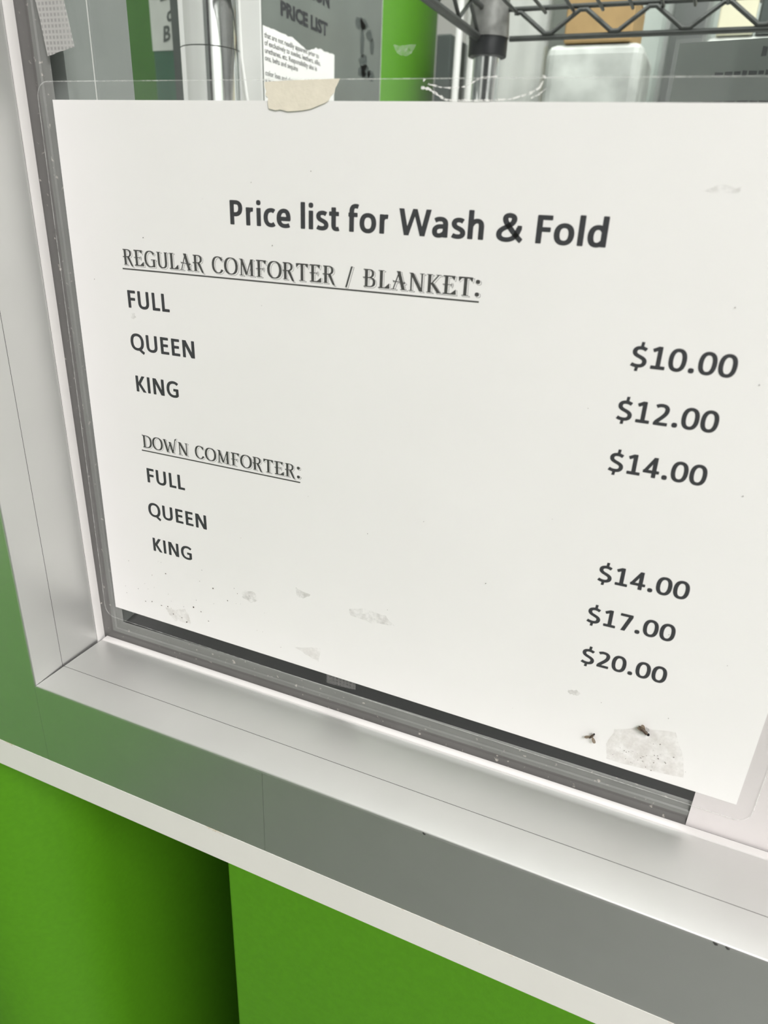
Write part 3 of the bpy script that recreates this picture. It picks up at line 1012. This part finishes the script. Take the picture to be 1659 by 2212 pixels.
# white notice, torn along the top
XW = -0.0980
on = (XW, YB + 0.58, 0.10)
nt_ = empty('white_notice', on)
tag(nt_, 'white notice with small print and torn top edge over the grey sheet', 'notice')
pts = [(0.527, 0.10), (0.642, 0.10), (0.642, 0.3005)]
k = 0.640
while k > 0.528:
    pts.append((k, 0.3005 + rnd.uniform(-0.0006, 0.0007) - 0.004 * math.exp(-((k - 0.592) / 0.012)**2)))
    k -= 0.0035
pts.append((0.527, 0.3005))
nn = len(pts)
MB().add([(0, YB + y - on[1], z - on[2]) for y, z in pts] + [(-0.0002, YB + y - on[1], z - on[2]) for y, z in pts],
         [tuple(range(nn)), tuple(range(2 * nn - 1, nn - 1, -1))] + [(i, i + nn, (i + 1) % nn + nn, (i + 1) % nn) for i in range(nn)]).build('sheet', M['paper'], nt_)
lines = ['that are not readily apparent prior to', 'of exclusively to suedes, leathers, silks,', 'urethanes, etc. Responsibility also is',
         'ons, belts and sequins', '', 'color loss and shrinkage in', 'e in count must be re', 'ccompanied by', 'ct to']
for i, s in enumerate(lines):
    if s:
        plane_text(s, 0.0050, M['ink'], 'text_line', nt_, (0.0001, YB + 0.5285 - on[1], 0.2935 - 0.0048 * i - on[2]), (0, 1.12, 0), (0, 0, 1), bold=0.00006)

gp = MB().box(CX - 0.90 * 0.95, CX - 0.79 * 0.95, YB + 0.95, YB + 0.98, TOPC + 0.0, 0.9).build('green_upright', M['shaded_green'], bevel=0.001)
tag(gp, 'shaded green upright panel behind the left window jamb', 'upright')
# carton with label, left of the post
bx = empty('green_carton', (CX - 0.775 * 0.70, YB + 0.70, TOPC))
tag(bx, 'dark green carton with a pale lettered label left of the chrome post', 'box')
x0, x1 = CX - 0.816 * 0.70 - bx.location[0], CX - 0.700 * 0.70 - bx.location[0]
MB().box(x0, x1, 0, 0.10, 0, 0.62).build('body', M['teal'], bx, bevel=0.001)
MB().box(x0 - 0.0003, x1, -0.0008, -0.0001, 0.3415, 0.60).build('label', M['label'], bx)
for ch, lx, lz in (('B', -0.0150, 0.3490), ('o', -0.0085, 0.3660), ('2', -0.0150, 0.3840)):
    plane_text(ch, 0.018, M['cabinet'], 'label_lettering', bx, (lx, -0.0011, lz), (0.95, 0, 0.14), (0.12, 0, 1.05), bold=0.0005)
blk = MB().box(CX - 0.780 * 0.62, CX - 0.700 * 0.62, YB + 0.62, YB + 0.64, TOPC, 0.62).build('dark_upright', M['cabinet'])
tag(blk, 'dark narrow upright directly behind the chrome post', 'upright')

# green column and things beyond
gc = MB().tube([(CX - 0.452 * 1.10, YB + 1.10, FLOOR), (CX - 0.452 * 1.10, YB + 1.10, CEIL)], 0.088, 48).build('green_column', M['green'], smooth=True)
tag(gc, 'bright green column behind the partition and shelf', 'column')
cb = MB().box(CX - 0.3665 * 1.0, CX - 0.3465 * 1.0 + 0.0, YB + 1.0, YB + 1.25, FLOOR, CZ + 0.195).build('dark_locker', M['cabinet'], bevel=0.002)
tag(cb, 'narrow dark grey locker beside the green column', 'cabinet')
for i, (s, r, lab) in enumerate(((-0.337, 0.0042, 'slim white pole next to the dark locker'), (-0.316, 0.007, 'thicker white pole left of the shelf post'))):
    p = ray(s, 0.2, 0.94)
    q = MB().tube([(p[0], p[1], FLOOR), (p[0], p[1], CEIL)], r, 16).build('white_pole', M['white_wall'], smooth=True)
    tag(q, lab, 'pole', 'white poles by the shelf')

# wire shelving: far left corner in view, seen from below
SX, SY, SZ0, SZ1 = 0.0090, YB + 0.745, 0.3265, 0.3490
sh = empty('wire_shelving', (SX, SY, TOPC))
tag(sh, 'zinc wire shelving unit with zigzag rail seen from below', 'shelf')


def S(p):
    return (p[0] - SX, p[1] - SY, p[2] - TOPC)


xe, yn = 0.93, SY - 0.36
for nm, pts, r in (('rail', [(SX + 0.02, SY, SZ0), (xe, SY, SZ0)], 0.0023), ('rail', [(SX + 0.005, SY, SZ1), (xe, SY, SZ1)], 0.0020),
                   ('side_rail', [(SX - 0.006, SY - 0.005, SZ0), (SX - 0.006, yn, SZ0)], 0.0036), ('side_rail', [(SX - 0.004, SY, SZ1), (SX - 0.004, yn, SZ1)], 0.0024),
                   ('rail', [(SX, yn, SZ0), (xe, yn, SZ0)], 0.0023), ('rail', [(SX, yn, SZ1), (xe, yn, SZ1)], 0.0020)):
    MB().tube([S(p) for p in pts], r, 10).build(nm, M['wire'], sh, smooth=True)
for yy in (SY, yn):
    pts = []
    xk, up = 0.0350, True
    while xk < xe:
        zt, zb = SZ1 - 0.002, SZ0 + 0.002
        if up:
            pts += [(xk - 0.003, yy - 0.001, zt - 0.001), (xk + 0.003, yy - 0.001, zt - 0.001)]
        else:
            pts += [(xk - 0.003, yy - 0.001, zb + 0.001), (xk + 0.003, yy - 0.001, zb + 0.001)]
        xk += 0.029
        up = not up
    MB().tube([S(p) for p in pts], 0.0020, 8).build('zigzag_wire', M['wire'], sh, smooth=True)
for s in (0,):
    pts = []
    for k in range(13):
        pts.append((SX - 0.005, SY - 0.02 - k * 0.027, SZ1 - 0.003 if k % 2 else SZ0 + 0.003))
    MB().tube([S(p) for p in pts], 0.0018, 8).build('zigzag_wire', M['wire'], sh, smooth=True)
xk = 0.034
while xk < xe:
    MB().tube([S((xk, SY + 0.003, SZ1 - 0.003)), S((xk, yn - 0.003, SZ1 - 0.003))], 0.0015, 6).build('deck_wire', M['wire'], sh, smooth=True)
    xk += 0.025
for px, py in ((SX, SY), (xe, SY), (SX, yn), (xe, yn)):
    if (px, py) == (SX, yn):
        continue
    MB().tube([S((px, py, TOPC)), S((px, py, 0.95))], 0.0125, 24).build('post', M['chrome'], sh, smooth=True)
    MB().tube([S((px, py, SZ0 + 0.001)), S((px, py, SZ1 + 0.010))], [0.0185, 0.0165], 24).build('corner_sleeve', M['grey_metal'], sh, smooth=True)
    MB().tube([S((px, py, SZ0 - 0.014)), S((px, py, SZ0 + 0.002))], 0.0178, 24).build('collar', M['black'], sh, smooth=True, bevel=0.001)

# storage cabinet at the back with a box on it and filmed garments in front
bk = MB().box(-0.10, 1.6, YB + 1.30, YB + 1.60, FLOOR, CZ + 0.178 * 1.30).build('storage_cabinet', M['cream'], bevel=0.003)
tag(bk, 'long pale cabinet along the back of the work room', 'cabinet')
yq = 0.865
zq = CZ + 0.180 * yq
wc = MB().box(CX - 0.225 * yq, CX - 0.110 * yq, YB + yq, YB + yq + 0.11, TOPC, zq).build('white_carton_stack', M['pale_film'], bevel=0.010)
tag(wc, 'tall pale wrapped stack under the brown cardboard box', 'box')
brn = empty('cardboard_box', (CX - 0.166 * yq, YB + yq + 0.047, zq))
tag(brn, 'brown cardboard box seen through the zigzag shelf rail', 'box')
MB().box(-0.034, 0.034, -0.045, 0.045, 0.0005, 0.040).build('body', M['cardboard'], brn, bevel=0.002)
MB().box(-0.034, 0.034, -0.044, -0.0005, 0.0405, 0.0415).build('flap', M['cardboard'], brn)
MB().box(-0.034, 0.034, 0.0005, 0.044, 0.0405, 0.0415).build('flap', M['cardboard'], brn)
wd = MB().box(CX - 0.048 * yq, CX + 0.11 * yq, YB + yq, YB + yq + 0.11, TOPC, zq + 0.002).build('pale_carton_stack', M['pale_film'], bevel=0.010)
tag(wd, 'tall pale wrapped stack under the cream box behind the sign holder', 'box')
yb = MB().box(CX - 0.036 * yq, CX + 0.002 * yq, YB + yq + 0.002, YB + yq + 0.10, zq + 0.0025, zq + 0.055).build('cream_box', M['cream'], bevel=0.002)
tag(yb, 'small cream box behind the shelf rail at the top right', 'box')
db = MB().box(CX + 0.005 * yq, CX + 0.10 * yq, YB + yq + 0.002, YB + yq + 0.10, zq + 0.0025, zq + 0.06).build('dark_box', M['cabinet'], bevel=0.002)
tag(db, 'dark grey box beside the cream box at the top right corner', 'box')

# printed sheet standing in an upright holder
hp = (CX - 0.072 * 0.50, YB + 0.50, TOPC)
hd = empty('sign_holder', hp, (0, 0, math.radians(-8)))
tag(hd, 'upright clear holder with a grey printed sheet at the upper right', 'sign')
ht = CZ + 0.176 * 0.50 - TOPC
MB().box(0, 0.216, 0, 0.0004, 0.002, ht).build('printed_sheet', M['grey_sheet'], hd)
MB().box(-0.002, 0.218, -0.0016, -0.0006, 0, ht + 0.002).build('clear_front', clear('acrylic', 0.03, (0.8, 0.85, 0.82), rough=0.05), hd)
MB().box(-0.002, 0.218, -0.02, 0.06, -0.0005 + 0.0005, 0.002).build('holder_base', M['label'], hd)
rnd = random.Random(21)
for zz, x0, x1, hh in ((0.006, 0.044, 0.074, 0.0040), (0.016, 0.022, 0.095, 0.0022), (0.030, 0.004, 0.070, 0.0013), (0.0345, 0.004, 0.18, 0.0012), (0.039, 0.004, 0.190, 0.0012), (0.0435, 0.004, 0.150, 0.0012), (0.056, 0.004, 0.170, 0.0014), (0.062, 0.004, 0.19, 0.0014), (0.068, 0.004, 0.15, 0.0014)):
    mb = MB()
    x = x0
    while x < x1:
        w = rnd.uniform(0.0018, 0.006)
        h = hh * rnd.uniform(0.4, 0.65)
        mb.add([(x, -0.0003, ht - zz - h), (x + w, -0.0003, ht - zz - h), (x + w, -0.0003, ht - zz + h * rnd.uniform(.5, 1)), (x, -0.0003, ht - zz + h)], [(0, 1, 2, 3)])
        x += w + 0.0009
    mb.build('blurred_text_line', M['ink'], hd)

# garments in clear film hanging from a rail across the back of the room
for yr, lab in ((1.05, 'chrome hanging rail carrying the front row of filmed garments'), (1.185, 'chrome hanging rail carrying the rear row of filmed garments')):
    rl = MB().tube([(-0.09, YB + yr, 0.80), (1.55, YB + yr, 0.80)], 0.012, 16).build('hanging_rail', M['chrome'], smooth=True)
    tag(rl, lab, 'rail', 'hanging rails')
rnd = random.Random(31)
tints = [((0.52, 0.53, 0.50), 'grey-white shirt'), ((0.66, 0.68, 0.64), 'white shirt'), ((0.38, 0.45, 0.41), 'grey-green garment'), ((0.60, 0.60, 0.62), 'pale lilac shirt'),
         ((0.45, 0.52, 0.48), 'pale green garment'), ((0.62, 0.62, 0.60), 'off-white blouse'), ((0.42, 0.44, 0.45), 'grey garment'), ((0.60, 0.64, 0.62), 'pale aqua shirt')]
where = ['nearest the shelf post', 'second from the shelf post', 'third from the shelf post', 'left of the brown box', 'directly behind the brown box', 'right of the brown box', 'behind the printed sheet', 'farthest to the right']
for i, ((c, nm), w) in enumerate(zip(tints, where)):
    gx = -0.055 + i * 0.072
    gy = YB + (1.05 if i % 2 == 0 else 1.185)
    g = empty('bagged_garment', (gx, gy, 0.788))
    tag(g, nm + ' hanging in clear film, ' + w, 'garment', 'filmed garments at the back')
    gm = mat('cloth_' + nm.replace(' ', '_').replace('-', '_'), c, 0.9, noise=(25, 0.05, 3))
    for part_, off, m, amp, zl in (('cloth', 0.0, gm, 0.010, -0.85), ('film', -0.016, M['bag'], 0.012, -0.95)):
        ph, ph2 = rnd.uniform(0, 6), rnd.uniform(0, 6)
        nu, nv = 22, 14
        vs, fs = [], []
        hw = 0.048 if part_ == 'cloth' else 0.053
        for sgn in (-1, 1):
            for v in range(nv + 1):
                z = -0.06 + (zl + 0.06) * v / nv
                for u in range(nu + 1):
                    t = u / nu * 2 - 1
                    fold = amp * (math.sin(3.0 * t + ph + 2.2 * v / nv) * 0.7 + math.sin(6 * t + ph2 - 1.3 * v / nv) * 0.3)
                    bulge = 0.030 * math.sqrt(max(0, 1 - t * t)) * min(1, 0.35 + v / 4)
                    vs.append((t * hw, sgn * (bulge + (0.016 if part_ == 'film' else 0)) + fold, z - (0.03 * abs(t) if v == 0 else 0)))
        for sg in range(2):
            b0 = sg * (nu + 1) * (nv + 1)
            for v in range(nv):
                for u in range(nu):
                    q = b0 + v * (nu + 1) + u
                    fs.append((q, q + 1, q + nu + 2, q + nu + 1))
        MB().add(vs, fs).build(part_, m, g, smooth=True)
    MB().tube([(0, 0, -0.06), (0, 0, -0.01), (0.004, 0, 0.012), (0.0, 0, 0.026), (-0.010, 0, 0.022)], 0.0013, 8).build('hanger_hook', M['wire'], g, smooth=True)
